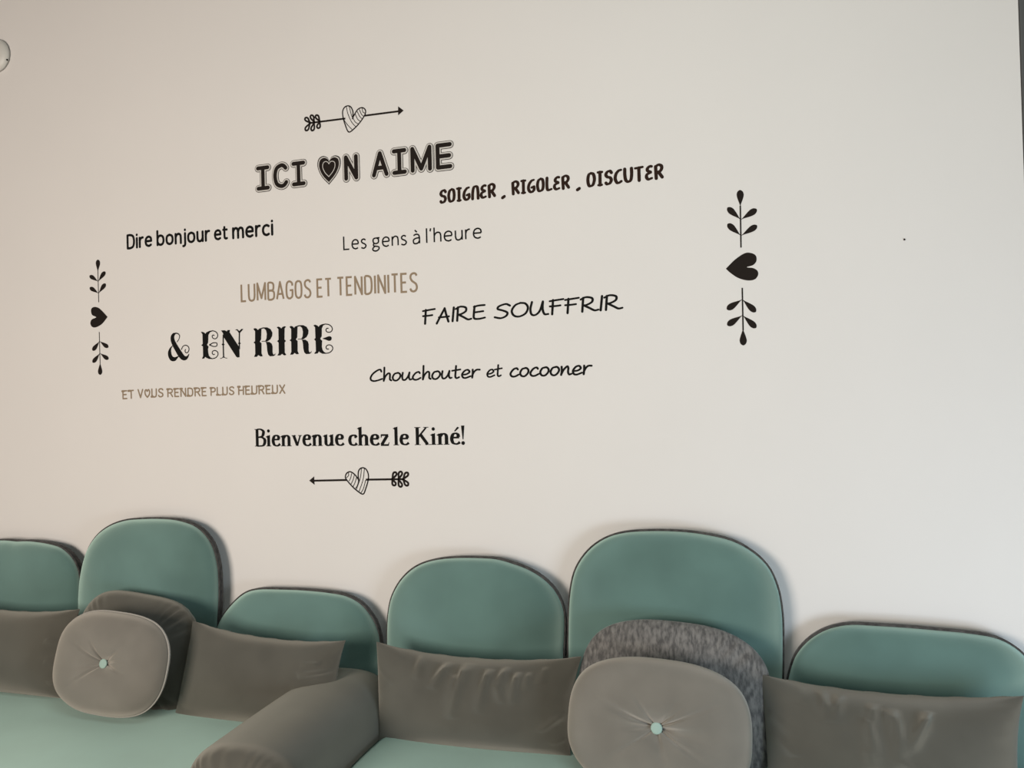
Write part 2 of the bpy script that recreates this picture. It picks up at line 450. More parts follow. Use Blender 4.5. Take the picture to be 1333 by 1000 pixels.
def round_cushion(name, centre, w, h, T, lean, roll_, mat_, label, group, n=2.7, button=False, piping=None, folds=12, rim_flat=0.5, ruche=0.0, seed=0, dent=0.035):
    """pebble-shaped cushion: superellipse outline, puffed both ways; optional tufted button"""
    rnd = random.Random(seed)
    root = empty(name, centre, label, 'cushion', group)
    c = Vector(centre)
    upv = Vector((0, math.sin(lean), math.cos(lean))); rtv = Vector((1, 0, 0))
    nr = rtv.cross(upv); nr = -nr if nr.y > 0 else nr
    cr, sr = math.cos(roll_), math.sin(roll_)
    a_, b_ = rtv * cr + upv * sr, upv * cr - rtv * sr
    NA, NR = 144, 46
    fl = [(rnd.uniform(0, 6.28), rnd.uniform(0.35, 0.8), rnd.uniform(0.5, 1), rnd.uniform(0.05, 0.11)) for _ in range(folds)]
    def P(k, an, s):
        co, si = math.cos(an), math.sin(an)
        e = 2 / n
        x = math.copysign(abs(co) ** e, co) * w / 2; y = math.copysign(abs(si) ** e, si) * h / 2
        prof = max(0, 1 - k ** 3.2) ** rim_flat
        hh = T * prof
        if button:
            hh -= dent * math.exp(-(k / 0.17) ** 1.5)
            for (fa, fl_, am, wd) in fl:
                d = (an - fa + math.pi) % (2 * math.pi) - math.pi
                hh -= 0.011 * am * math.exp(-(d / (wd * (0.6 + 0.5 / (k + 0.25)))) ** 2) * max(0, 1 - k / (fl_ + 0.12)) * min(1, k / 0.08)
        if ruche:
            hh += ruche * math.exp(-((1 - k) / 0.16) ** 2) * (1 - k) * 6 * math.sin(an * 30 + 2 * math.sin(an * 5)) * abs(math.sin(2 * an)) ** 3 * (1.5 if math.cos(an) > 0 else 0.5)
        wob = 1 + 0.004 * math.sin(3 * an + seed) + 0.003 * math.sin(7 * an + 2 * seed)
        return c + (a_ * x + b_ * y) * k * wob + nr * (hh * s)
    V = []; F = []
    for s in (1, -1):
        base = len(V)
        rl = [1 - (1 - i / NR) ** 1.6 for i in range(1, NR + 1)]
        V.append(P(0, 0, s))
        for k in rl:
            for q in range(NA): V.append(P(k, 2 * math.pi * q / NA, s))
        for q in range(NA): F.append((base, base + 1 + q, base + 1 + (q + 1) % NA))
        for r in range(NR - 1):
            for q in range(NA):
                o = base + 1 + r * NA; t = (q + 1) % NA
                F.append((o + q, o + NA + q, o + NA + t, o + t))
    me = bpy.data.meshes.new('cover')
    me.from_pydata([tuple(v) for v in V], [], F)
    bm = bmesh.new(); bm.from_mesh(me)
    bmesh.ops.remove_doubles(bm, verts=bm.verts, dist=1e-5)
    bmesh.ops.recalc_face_normals(bm, faces=bm.faces)
    bm.to_mesh(me); bm.free()
    body = link('cover', me, mat_, root)
    if piping:
        tube('piping', [P(1, 2 * math.pi * q / 160, 1) for q in range(160)], 0.0035, piping, root, closed=True)
    if button:
        bp = P(0, 0, 1) + nr * 0.007
        rs = []
        for rr, hh in ((0.012, -0.004), (0.0145, -0.001), (0.0155, 0.001), (0.0150, 0.0028), (0.0125, 0.0040), (0.006, 0.0044)):
            rs.append([tuple(bp + (a_ * math.cos(t * math.pi / 12) + b_ * math.sin(t * math.pi / 12)) * rr + nr * hh) for t in range(24)])
        bo = rings('button', rs, M_BUTTON, root); bo['label'] = 'mint green covered button'
    return root

GB = 'round cushions with a mint button'; GC = 'large rounded cushions behind the round ones'
round_cushion('round_cushion', at(174, 855, -0.238), 0.525, 0.44, 0.055, 0.18, -0.10, M_GREY, 'taupe grey rounded cushion with ruched corners behind the smaller round cushion on the left', GC, n=3.3, ruche=0.012, seed=3)
round_cushion('round_cushion', at(875, 920, -0.242), 0.555, 0.475, 0.055, 0.18, -0.06, M_CHEN, 'streaked charcoal chenille rounded cushion behind the right round cushion', GC, n=2.9, ruche=0.006, seed=5)
round_cushion('round_cushion', at(144, 863, -0.405), 0.455, 0.325, 0.052, 0.25, -0.05, M_GREYL, 'pale taupe round cushion with a mint button and light piping on the left sofa', GB, n=2.75, button=True, piping=M_PIPE, folds=7, seed=7, dent=0.028)
round_cushion('round_cushion', at(856, 946, -0.415), 0.487, 0.345, 0.055, 0.25, -0.05, M_GREYL, 'large taupe round cushion with a mint button and radiating creases on the right sofa', GB, n=2.75, button=True, piping=None, folds=14, seed=11)

# ------------------------------------------------------------------ things on the wall
def dome(centre, R, depth):
    root = empty('wall_sensor', (centre[0], 0, centre[1]), 'white round domed fixture with a small black dot, upper left of the wall', 'wall fixture')
    def ring(r, y): return [(centre[0] + r * math.cos(t * math.pi / 24), y, centre[1] + r * math.sin(t * math.pi / 24)) for t in range(48)]
    rings('housing', [ring(R * 0.96, -0.0005), ring(R * 0.98, -0.006)] + [ring(R * math.cos(a * math.pi / 20) ** 0.7, -0.006 - depth * math.sin(a * math.pi / 20)) for a in range(0, 10)], M_PLASTIC, root)
    an, el = math.radians(-24), math.radians(13)
    bx, bz = centre[0] + R * math.cos(el) ** 0.7 * math.cos(an), centre[1] + R * math.cos(el) ** 0.7 * math.sin(an)
    by = -0.006 - depth * math.sin(el)
    rings('indicator', [[(bx + 0.0038 * math.sin(p) * math.cos(t * math.pi / 8), by - 0.0038 * math.cos(p), bz + 0.0038 * math.sin(p) * math.sin(t * math.pi / 8)) for t in range(16)] for p in (0.3, 0.7, 1.1, 1.57, 2.0, 2.5, 2.9)], M_BLACK, root)
c0 = at(-8.5, 71, -0.02)
dome((c0.x, c0.z), 0.070, 0.024)
q = W(1177, 312)
nl = rings('nail', [[(q[0] + r * math.cos(t * math.pi / 5), y, q[1] + r * math.sin(t * math.pi / 5)) for t in range(10)] for r, y in ((0.0016, 0.0), (0.0016, -0.003), (0.0028, -0.0031), (0.0022, -0.0045))], M_BROWN, None)
tag(nl, 'tiny dark nail head alone on the wall right of the leaf ornament', 'nail')

# ---- flat vinyl shapes: everything is drawn in wall coordinates (x, z)
class Flat:
    def __init__(s, y=-0.0008): s.V = []; s.F = []; s.y = y
    def poly(s, pts, y=None):
        y = s.y if y is None else y
        b = len(s.V)
        s.V += [(x, y, z) for x, z in pts]
        for t in tessellate_polygon([[Vector((x, z, 0)) for x, z in pts]]): s.F.append(tuple(b + k for k in t))
    def disc(s, c, r, y=None, n=14):
        s.poly([(c[0] + r * math.cos(2 * math.pi * k / n), c[1] + r * math.sin(2 * math.pi * k / n)) for k in range(n)], y)
    def stroke(s, pts, hw, cap='round', closed=False, y=None):
        """ribbon along pts; hw a number, a list, or a function of the direction"""
        y = s.y if y is None else y
        P = [pts[0]]
        for q in pts[1:]:
            if math.dist(q, P[-1]) > 1e-6: P.append(q)
        n = len(P)
        if n < 2: return
        if not closed and not isinstance(hw, (list, tuple)):
            for i in range(1, n - 1):      # sharp corners: two ribbons and a round joint
                d1, d2 = norm2(P[i - 1], P[i]), norm2(P[i], P[i + 1])
                if d1[0] * d2[0] + d1[1] * d2[1] < (0.6 if cap == 'round' else -0.2):
                    s.stroke(P[:i + 1], hw, cap); s.stroke(P[i:], hw, cap)
                    if cap != 'round': s.disc(P[i], hw(d1) if callable(hw) else hw)
                    return
        b = len(s.V)
        def wid(i, d):
            if callable(hw): return hw(d)
            if isinstance(hw, (list, tuple)): return hw[min(len(hw) - 1, int(round(i * (len(hw) - 1) / (n - 1))))]
            return hw
        for i in range(n):
            a = P[i - 1] if (i > 0 or closed) else None; c = P[(i + 1) % n] if (i < n - 1 or closed) else None
            d1 = norm2(a, P[i]) if a else None; d2 = norm2(P[i], c) if c else None
            if d1 and d2:
                d = (d1[0] + d2[0], d1[1] + d2[1]); l = math.hypot(*d)
                d = (d[0] / l, d[1] / l) if l > 1e-6 else d1
                k = 1 / max(0.55, d[0] * d1[0] + d[1] * d1[1])
            else: d = d1 or d2; k = 1
            w = wid(i, d) * k
            s.V += [(P[i][0] - d[1] * w, y, P[i][1] + d[0] * w), (P[i][0] + d[1] * w, y, P[i][1] - d[0] * w)]
        for i in range(n if closed else n - 1):
            j = (i + 1) % n
            s.F.append((b + 2 * i, b + 2 * i + 1, b + 2 * j + 1, b + 2 * j))
        if cap == 'round' and not closed:
            for i in (0, n - 1):
                d = norm2(P[0], P[1]) if i == 0 else norm2(P[-2], P[-1])
                s.disc(P[i], wid(i, d), y)
    def build(s, name, mat_, parent=None, back=0.0):
        me = bpy.data.meshes.new(name)
        # merge overlapping pieces into one sheet
        tri = []
        for f in s.F:
            for k in range(1, len(f) - 1):
                a, b, c = f[0], f[k], f[k + 1]
                ar = (s.V[b][0] - s.V[a][0]) * (s.V[c][2] - s.V[a][2]) - (s.V[c][0] - s.V[a][0]) * (s.V[b][2] - s.V[a][2])
                if abs(ar) > 1e-10: tri.append((a, b, c) if ar > 0 else (a, c, b))
        vc, _, fc, _, _, _ = delaunay_2d_cdt([Vector((v[0], v[2])) for v in s.V], [], tri, 0, 1e-7)
        P_ = np.array([(v[0], v[2]) for v in s.V]); T = P_[np.array(tri)]
        Q = np.array([(v.x, v.y) for v in vc]); cen = Q[np.array(fc)].mean(axis=1)
        keep = np.zeros(len(fc), bool)
        cr = lambda a, b, c: (b[:, 0] - a[:, 0]) * (c[:, None, 1] - a[:, 1]) - (b[:, 1] - a[:, 1]) * (c[:, None, 0] - a[:, 0])
        e = -1e-12
        keep = ((cr(T[:, 0], T[:, 1], cen) > e) & (cr(T[:, 1], T[:, 2], cen) > e) & (cr(T[:, 2], T[:, 0], cen) > e)).any(axis=1)
        me.from_pydata([(v.x, s.y, v.y) for v in vc], [], [f for f, k in zip(fc, keep) if k]); me.update()
        # the sheet faces the room
        bm = bmesh.new(); bm.from_mesh(me)
        for f in bm.faces:
            f.normal_update()
            if f.normal.y > 0: f.normal_flip()
        bm.to_mesh(me); bm.free()
        return link(name, me, mat_, parent, smooth=False)

def norm2(a, b):
    d = (b[0] - a[0], b[1] - a[1]); l = math.hypot(*d) or 1
    return (d[0] / l, d[1] / l)

def ell(cx, cy_, rx, ry, a0=0, a1=360, n=20):
    return [(cx + rx * math.cos(math.radians(a0 + (a1 - a0) * k / n)), cy_ + ry * math.sin(math.radians(a0 + (a1 - a0) * k / n))) for k in range(n + 1)]
def S(*p): return catmull(p, False, 7)
def L(*p): return list(p)

SX = S((.48, .86), (.40, .97), (.25, 1.0), (.08, .93), (.03, .76), (.12, .60), (.26, .51), (.42, .40), (.48, .22), (.40, .06), (.24, 0), (.08, .04), (.0, .17))
# capitals, one line thick: width, strokes
CAPS = {
 'A': (.56, [L((0, 0), (.28, 1), (.56, 0)), L((.1, .3), (.46, .3))]),
 'B': (.48, [L((0, 0), (0, 1)), S((0, 1), (.26, 1), (.44, .9), (.44, .62), (.28, .53), (0, .53)), S((0, .53), (.28, .53), (.48, .42), (.48, .12), (.3, 0), (0, 0))]),
 'D': (.5, [L((0, 0), (0, 1)), S((0, 1), (.24, 1), (.44, .88), (.5, .5), (.44, .12), (.24, 0), (0, 0))]),
 'E': (.4, [L((.4, 0), (0, 0), (0, 1), (.4, 1)), L((0, .52), (.34, .52))]),
 'F': (.4, [L((0, 0), (0, 1), (.4, 1)), L((0, .5), (.32, .5))]),
 'G': (.5, [S((.5, .74), (.46, .9), (.25, 1), (.05, .88), (0, .5), (.05, .12), (.25, 0), (.46, .1), (.5, .3)), L((.5, .28), (.5, .48), (.28, .48))]),
 'H': (.5, [L((0, 0), (0, 1)), L((.5, 0), (.5, 1)), L((0, .52), (.5, .52))]),
 'I': (.0, [L((0, 0), (0, 1))]),
 'L': (.38, [L((0, 1), (0, 0), (.38, 0))]),
 'M': (.66, [L((0, 0), (.0, 1), (.33, .12), (.66, 1), (.66, 0))]),
 'N': (.5, [L((0, 0), (0, 1), (.5, 0), (.5, 1))]),
 'O': (.5, [S((.25, 1), (.05, .88), (0, .5), (.05, .12), (.25, 0), (.45, .12), (.5, .5), (.45, .88), (.25, 1))]),
 'P': (.46, [L((0, 0), (0, 1)), S((0, 1), (.26, 1), (.46, .88), (.46, .58), (.26, .46), (0, .46))]),
 'R': (.5, [L((0, 0), (0, 1)), S((0, 1), (.26, 1), (.46, .88), (.46, .62), (.26, .5), (0, .5)), L((.26, .5), (.5, 0))]),
 'S': (.48, [SX]),
 'T': (.46, [L((0, 1), (.46, 1)), L((.23, 1), (.23, 0))]),
 'U': (.5, [L((0, 1), (0, .3)) + S((0, .3), (.06, .08), (.25, 0), (.44, .08), (.5, .3))[1:] + [(.5, 1)]]),
 'V': (.52, [L((0, 1), (.26, 0), (.52, 1))]),
 'X': (.5, [L((0, 0), (.5, 1)), L((0, 1), (.5, 0))]),
}
HEART = catmull([(.25, .0), (.06, .28), (.0, .60), (.06, .82), (.15, .86), (.25, .70), (.35, .86), (.44, .82), (.5, .60), (.44, .28), (.25, .0)], False, 5)
DECO = dict(CAPS); DECO['O'] = (.54, [[(x * 1.08, y * 1.1) for x, y in HEART]])
X = .70
NA_ = S((0, .45), (.09, .63), (.24, X), (.38, .62), (.42, .42)) + [(.42, 0)]
LOW = {
 'D': (.56, [L((0, 0), (0, 1)), S((0, 1), (.24, 1), (.48, .88), (.56, .5), (.48, .12), (.24, 0), (0, 0))]),
 'L': (.42, [L((0, 1), (0, 0), (.42, 0))]),
 'a': (.42, [S((.03, .62), (.2, X), (.36, .64), (.42, .44)) + [(.42, 0)], S((.42, .42), (.18, .40), (.02, .28), (.04, .06), (.18, 0), (.34, .06), (.42, .22))]),
 'b': (.5, [L((0, 0), (0, 1.05)), S((0, .45), (.1, .64), (.27, X), (.44, .6), (.5, .35), (.44, .1), (.27, 0), (.1, .06), (0, .22))]),
 'c': (.42, [S((.42, .63), (.26, X), (.07, .6), (0, .35), (.07, .1), (.26, 0), (.42, .06))]),
 'e': (.48, [S((.48, .37), (.44, .6), (.26, X), (.07, .6), (0, .35), (.07, .1), (.27, 0), (.45, .07)), L((0.01, .37), (.48, .37))]),
 'g': (.5, [S((.25, X), (.08, .64), (.04, .48), (.1, .32), (.25, .27), (.4, .33), (.44, .48), (.4, .63), (.25, X)), L((.3, .695), (.52, .695)),
        S((.12, .31), (.06, .2), (.1, .1), (.28, .06), (.44, .0), (.46, -.14), (.3, -.28), (.1, -.27), (.0, -.16), (.06, -.02), (.16, .07))]),
 'h': (.42, [L((0, 0), (0, 1.07)), NA_]),
 'i': (.0, [L((0, 0), (0, X)), L((0, .95), (.002, .97))]),
 'j': (.1, [L((.1, X), (.1, -.08)) + S((.1, -.08), (.07, -.2), (-.02, -.26), (-.06, -.255))[1:], L((.1, .95), (.102, .97))]),
 'l': (.0, [L((0, 0), (0, 1.07))]),
 'm': (.74, [L((0, 0), (0, X)), S((0, .45), (.08, .63), (.2, X), (.33, .62), (.37, .42)) + [(.37, 0)], S((.37, .45), (.45, .63), (.57, X), (.7, .62), (.74, .42)) + [(.74, 0)]]),
 'n': (.42, [L((0, 0), (0, X)), NA_]),
 'o': (.5, [S((.25, X), (.06, .6), (0, .35), (.06, .1), (.25, 0), (.44, .1), (.5, .35), (.44, .6), (.25, X))]),
 'r': (.26, [L((0, 0), (0, X)), S((0, .42), (.06, .6), (.17, .69), (.27, X))]),
 's': (.36, [S((.34, .62), (.2, X), (.05, .63), (.03, .5), (.12, .4), (.26, .33), (.36, .2), (.3, .05), (.16, 0), (.0, .06))]),
 't': (.3, [L((.1, .9), (.1, .18)) + S((.1, .18), (.13, .05), (.22, 0), (.31, .02))[1:], L((0, X), (.3, X))]),
 'u': (.42, [L((0, X), (0, .26)) + S((0, .26), (.05, .07), (.18, 0), (.33, .07), (.42, .25))[1:], L((.42, X), (.42, 0))]),
 "'": (.03, [L((.04, 1.04), (0, .82))]),
}
LOW['à'] = (.42, LOW['a'][1] + [L((.12, 1.02), (.26, .85))])
HAND = {   # rounded handwriting
 'C': (.66, [S((.66, .80), (.60, .96), (.44, .92), (.16, .66), (.0, .34), (.02, .12), (.18, .02), (.42, .06), (.70, .18))]),
 'h': (.5, [S((.10, 1.12), (.08, .6), (.04, .0)), S((.04, .0), (.14, .36), (.32, .62), (.42, .56), (.42, .3), (.42, .1), (.5, .02))]),
 'o': (.48, [S((.30, .62), (.12, .56), (.0, .28), (.06, .04), (.24, .0), (.42, .22), (.46, .46), (.36, .62), (.27, .63))]),
 'u': (.54, [S((.04, .62), (.0, .28), (.04, .04), (.18, .03), (.34, .28), (.44, .62)), S((.44, .62), (.40, .24), (.46, .03), (.56, .06))]),
 'c': (.46, [S((.42, .54), (.34, .64), (.16, .54), (.0, .24), (.06, .03), (.24, .0), (.46, .14))]),
 't': (.42, [S((.2, 1.0), (.16, .5), (.14, .12), (.22, .0), (.36, .08)), S((-.04, .62), (.2, .66), (.44, .70))]),
 'e': (.48, [S((.06, .26), (.28, .30), (.44, .46), (.36, .64), (.18, .58), (.02, .30), (.06, .05), (.22, -.01), (.5, .12))]),
 'r': (.44, [S((.06, .64), (.05, .3), (.02, .0)), S((.03, .2), (.14, .46), (.28, .62), (.46, .62))]),
 'n': (.54, [S((.04, .62), (.04, .3), (.0, .0)), S((.0, .02), (.14, .38), (.34, .64), (.40, .5), (.38, .2), (.44, .02), (.56, .06))]),
}
MARK = {   # brush marker capitals
 'F': (.62, [S((.16, 1.0), (.13, .5), (.10, -.02)), S((.0, .94), (.3, .98), (.64, 1.02)), S((.0, .56), (.28, .56), (.50, .58))]),
 'A': (.72, [S((.0, -.08), (.2, .42), (.44, 1.0)), S((.44, 1.0), (.52, .5), (.62, .0)), S((.12, .36), (.38, .36), (.66, .38))]),
 'I': (.1, [S((.10, 1.0), (.06, .5), (.02, .0))]),
 'R': (.78, [S((.12, .98), (.09, .5), (.06, .0)), S((.0, .88), (.24, 1.02), (.52, .92), (.52, .66), (.30, .48), (.08, .42)), S((.12, .46), (.4, .22), (.62, .03), (.80, .06))]),
 'E': (.62, [S((.62, .98), (.32, .98), (.06, .92)), S((.10, .94), (.06, .5), (.06, .08), (.3, .0), (.62, .06)), S((.08, .5), (.3, .52), (.54, .54))]),
 'S': (.74, [S((.76, .86), (.56, 1.0), (.24, .88), (.16, .68), (.40, .54), (.62, .36), (.56, .12), (.3, -.02), (.0, .08))]),
 'O': (.78, [S((.46, 1.0), (.18, .86), (.0, .46), (.10, .1), (.36, .0), (.66, .2), (.78, .6), (.66, .92), (.42, 1.0))]),
 'U': (.84, [S((.10, .98), (.02, .5), (.06, .1), (.24, .02), (.46, .3), (.62, .96)), S((.62, .96), (.60, .4), (.68, .04), (.86, .02))]),
}
QUIRK = {  # narrow hand-cut capitals
 'S': (.40, [S((.40, .86), (.30, 1.0), (.12, .94), (.03, .74), (.12, .56), (.30, .48), (.38, .28), (.28, .05), (.1, .0), (.02, .1))]),
 'O': (.42, [S((.25, 1), (.08, .88), (0, .5), (.05, .1), (.18, 0), (.36, .12), (.42, .5), (.38, .9), (.25, 1))]),
 'I': (.26, [L((.14, 1), (.13, 0)), L((.0, 1.0), (.28, 1.0)), L((.02, 0), (.24, 0))]),
 'G': (.42, [S((.40, .98), (.24, .92), (.06, .66), (.0, .3), (.1, .04), (.26, .0), (.4, .16), (.40, .40)), L((.22, .36), (.42, .44))]),
 'N': (.42, [S((.0, .0), (.02, .5), (.10, .9), (.24, 1.0), (.38, .9), (.42, .5), (.42, .0))]),
 'E': (.34, [S((.34, .96), (.22, .98), (.08, .84), (.08, .66), (.26, .52), (.04, .38), (.0, .16), (.12, .0), (.34, .06))]),
 'R': (.42, [L((.04, 0), (.02, .9)), S((.02, .9), (.2, 1.02), (.38, .92), (.4, .7), (.28, .5), (.16, .44)), L((.2, .46), (.42, .05))]),
 'L': (.32, [S((.04, 1), (.02, .5), (.04, .1), (.14, .0), (.34, .06))]),
 'D': (.44, [S((.22, 1), (.07, .9), (0, .5), (.05, .1), (.16, 0), (.34, .1), (.44, .5), (.38, .9), (.22, 1))]),
 'C': (.40, [S((.40, .98), (.24, .94), (.06, .7), (.0, .34), (.10, .04), (.24, .0), (.40, .1))]),
 'U': (.44, [S((.0, 1), (.0, .5), (.06, .12), (.22, 0), (.38, .12), (.44, .5), (.44, 1))]),
 'T': (.48, [L((0, .96), (.48, 1)), L((.24, .96), (.24, 0))]),
}
SLAB = {   # slab-ended rounded capitals
 'I': (.46, [L((.0, 1), (.46, 1)), L((.23, 1), (.23, 0)), L((0, 0), (.46, 0))]),
 'C': (.52, [S((.50, .86), (.40, .98), (.26, 1), (.07, .86), (0, .5), (.07, .14), (.26, 0), (.42, .03), (.52, .16))]),
 'N': (.54, [L((0, 0), (0, 1), (.54, 0), (.54, 1))]),
 'A': (.56, [L((0, 0), (.28, 1), (.56, 0)), L((.1, .32), (.46, .32))]),
 'M': (.74, [L((0, 0), (0, 1), (.37, .05), (.74, 1), (.74, 0))]),
 'E': (.52, [L((.52, 0), (0, 0), (0, 1), (.52, 1)), L((0, .5), (.48, .5))]),
}
def layout(font, text, gap):
    x = 0; out = []
    for ch in text:
        w, st = font[ch]
        for s in st: out.append([(x + a, b) for a, b in s])
        x += w + gap
    return out, x - gap

def placer(bl, br, top, hw):
    """map letter coordinates (0..wid, 0..1) into the wall between two base-line pixels and a top pixel row"""
    a, b, t = W(*bl), W(*br), W(bl[0], top)
    h = t[1] - a[1]; r = hw * h
    def f(pts, wid):
        return [(a[0] + r + (b[0] - a[0] - 2 * r) * x / wid, a[1] + (b[1] - a[1]) * x / wid + r + (h - 2 * r) * y) for x, y in pts]
    return f, h, r

def word(parent, font, text, bl, br, top, hw, gap, mat_, cap='round', slant=0.0, vary=0.0):
    st, wid = layout(font, text, gap)
    f, h, r = placer(bl, br, top, hw)
    fl = Flat()
    for s in st:
        s = [(x + slant * y, y) for x, y in s]
        w_ = r if not vary else (lambda d: r * (1 - vary + vary * abs(d[1] * 0.9 - d[0] * 0.2)))
        fl.stroke(f(s, wid + slant), w_, cap)
    return fl.build('word', mat_, parent)

GT = 'vinyl lettering on the wall'
def phrase(label, px):
    q = W(*px)
    return empty('wall_lettering', (q[0], 0, q[1]), label, 'wall lettering', GT)

# ICI ON AIME: dark cores inside a pale band and a thin outline
ph = phrase('large outlined capitals reading ICI ON AIME with a heart for the O', (461, 238))
def outlined(text, bl, br, top):
    hw = 0.135
    st, wid = layout(SLAB, text, .34)
    f, h, r = placer(bl, br, top, hw)
    core = Flat(-0.0024); band = Flat(-0.0016); line = Flat(-0.0008)
    for s in st:
        p_ = f(s, wid)
        line.stroke(p_, r); band.stroke(p_, r - 0.0019); core.stroke(p_, r * 0.52)
    o = line.build('word', M_BROWN, ph)
    band.build('pale_band', M_WHITEV, o); core.build('dark_core', M_BROWN, o)
outlined('ICI', (332.6, 251.3), (400.4, 243.2), 215.2)
outlined('N', (446.6, 238.4), (469, 235.8), 200.6)
outlined('AIME', (482.6, 234.2), (591.6, 221.2), 196.2)
hp = [(482, 535), (440, 490), (416, 435), (420, 390), (445, 370), (472, 378), (483, 395), (496, 375), (520, 366), (545, 380), (548, 425), (525, 480), (482, 535)]
hw_ = [W(320 + a / 4.443, 120 + b / 4.443) for a, b in catmull(hp, False, 6)]
hc = W(320 + 482 / 4.443, 120 + 442 / 4.443)
def sc_(pts, k, dz=0): return [(hc[0] + (a - hc[0]) * k, hc[1] + dz + (b - hc[1]) * k) for a, b in pts]
hl = Flat(-0.0008); hl.poly(hw_[:-1]); ho = hl.build('heart', M_BROWN, ph)
hb = Flat(-0.0012); hb.poly(sc_(hw_[:-1], 0.93)); hb.build('pale_band', M_WHITEV, ho)
hk = Flat(-0.0016); hk.poly(sc_(hw_[:-1], 0.85)); hk.build('dark_core', M_BROWN, ho)
hi_ = Flat(-0.0024); hi_.stroke(sc_(hw_[:-1], 0.53, 0.001), 0.0013, closed=True); hi_.build('inner_outline', M_WHITEV, ho)

ph = phrase('dark brown hand-cut capitals reading SOIGNER . RIGOLER . DISCUTER', (718, 250))
word(ph, QUIRK, 'SOIGNER', (571.8, 266.3), (646, 257.4), 246.6, .105, .24, M_UMBER, vary=.35)
fl = Flat(); fl.stroke([W(654.2, 257.6), W(656.6, 255.8)], 0.0052); fl.build('dot', M_UMBER, ph)
word(ph, QUIRK, 'RIGOLER', (665.6, 254.9), (742.4, 246.6), 235.2, .105, .24, M_UMBER, vary=.35)
fl = Flat(); fl.stroke([W(751.7, 247.2), W(754.2, 245.4)], 0.0052); fl.build('dot', M_UMBER, ph)
word(ph, QUIRK, 'DISCUTER', (763.4, 245.2), (864.4, 233.4), 224.2, .105, .24, M_UMBER, vary=.35)

ph = phrase('bold rounded black lettering reading Dire bonjour et merci', (260, 318))
for t, bl, br, top in (('Dire', (165.2, 325.2), (198.4, 321.2), 305.2), ('bonjour', (204, 320.8), (273.8, 314.4), 300.6), ('et', (278.8, 313.5), (296.8, 311.8), 294.0), ('merci', (302.4, 311.8), (356, 306.8), 290.6)):
    word(ph, LOW, t, bl, br, top, .078, .25, M_BLACK)
ph = phrase('thin black lettering reading Les gens à l\'heure', (537, 320))
for t, bl, br, top in (('Les', (447, 326), (477.4, 323.9), 307.2), ('gens', (484.4, 323.2), (530, 319.4), 304.2), ('à', (537.2, 318.7), (547.2, 317.7), 299.4), ("l'heure", (554.8, 317.4), (627.6, 310.6), 297.6)):
    word(ph, LOW, t, bl, br, top, 0.05, .23, M_BLACK, cap='flat')
ph = phrase('tall narrow bronze capitals reading LUMBAGOS ET TENDINITES', (426, 390))
for t, bl, br, top in (('LUMBAGOS', (313.6, 393.8), (405.6, 388.2), 369.4), ('ET', (412.4, 387.9), (432.6, 386.8), 362.7), ('TENDINITES', (438.6, 386.2), (544.2, 380.5), 360.6)):
    word(ph, CAPS, t, bl, br, top, .052, .25, M_GOLD, cap='flat')
ph = phrase('black brush marker capitals reading FAIRE SOUFFRIR', (680, 418))
for t, bl, br, top in (('FAIRE', (549.6, 423), (633, 416), 402.6), ('SOUFFRIR', (642.6, 416.2), (811.4, 403.4), 395.6)):
    word(ph, MARK, t, bl, br, top, .076, .10, M_BLACK, slant=.0, vary=.25)
ph = phrase('small bronze ornamental capitals reading ET VOUS RENDRE PLUS HEUREUX', (265, 518))
for t, bl, br, top in (('ET', (159.6, 520.1), (174.6, 519.3), 508.2), ('VOUS', (179.4, 518.7), (213, 517.4), 506.6), ('RENDRE', (218, 517.5), (269.2, 516), 505.6), ('PLUS', (274.2, 515.7), (305.2, 514.5), 504.1), ('HEUREUX', (310.2, 514.6), (371.6, 512.8), 502.4)):
    # tiny heart curls sit on the letters' shoulders
    st, wid = layout(DECO, t, .26); f, h, r = placer(bl, br, top, .078)
    fl = Flat(); x = 0
    for k in st: fl.stroke(f(k, wid), r)
    for ch in t:
        if ch in 'ETRPNH':
            for ox in (-.05, .09): fl.stroke(f([(x + ox + a, b) for a, b in ell(.0, .97, .07, .08, 0, 360, 10)], wid), r * 0.7, closed=True)
        if ch in 'LUD':
            for ox in (-.07, .07): fl.stroke(f([(x + .02 + ox + a, b) for a, b in ell(.0, .05, .06, .08, 0, 360, 10)], wid), r * 0.7, closed=True)
        x += DECO[ch][0] + .26
    fl.build('word', M_GOLD, ph)
ph = phrase('black rounded handwriting reading Chouchouter et cocooner', (628, 495))
for t, bl, br, top in (('Chouchouter', (481.6, 498), (625.8, 492.6), 480), ('et', (633, 492.2), (654.6, 490.9), 475.2), ('cocooner', (663.4, 491.9), (771.6, 488.3), 472.3)):
    word(ph, HAND, t, bl, br, top, .074, .09, M_BLACK, slant=.0, vary=.2)

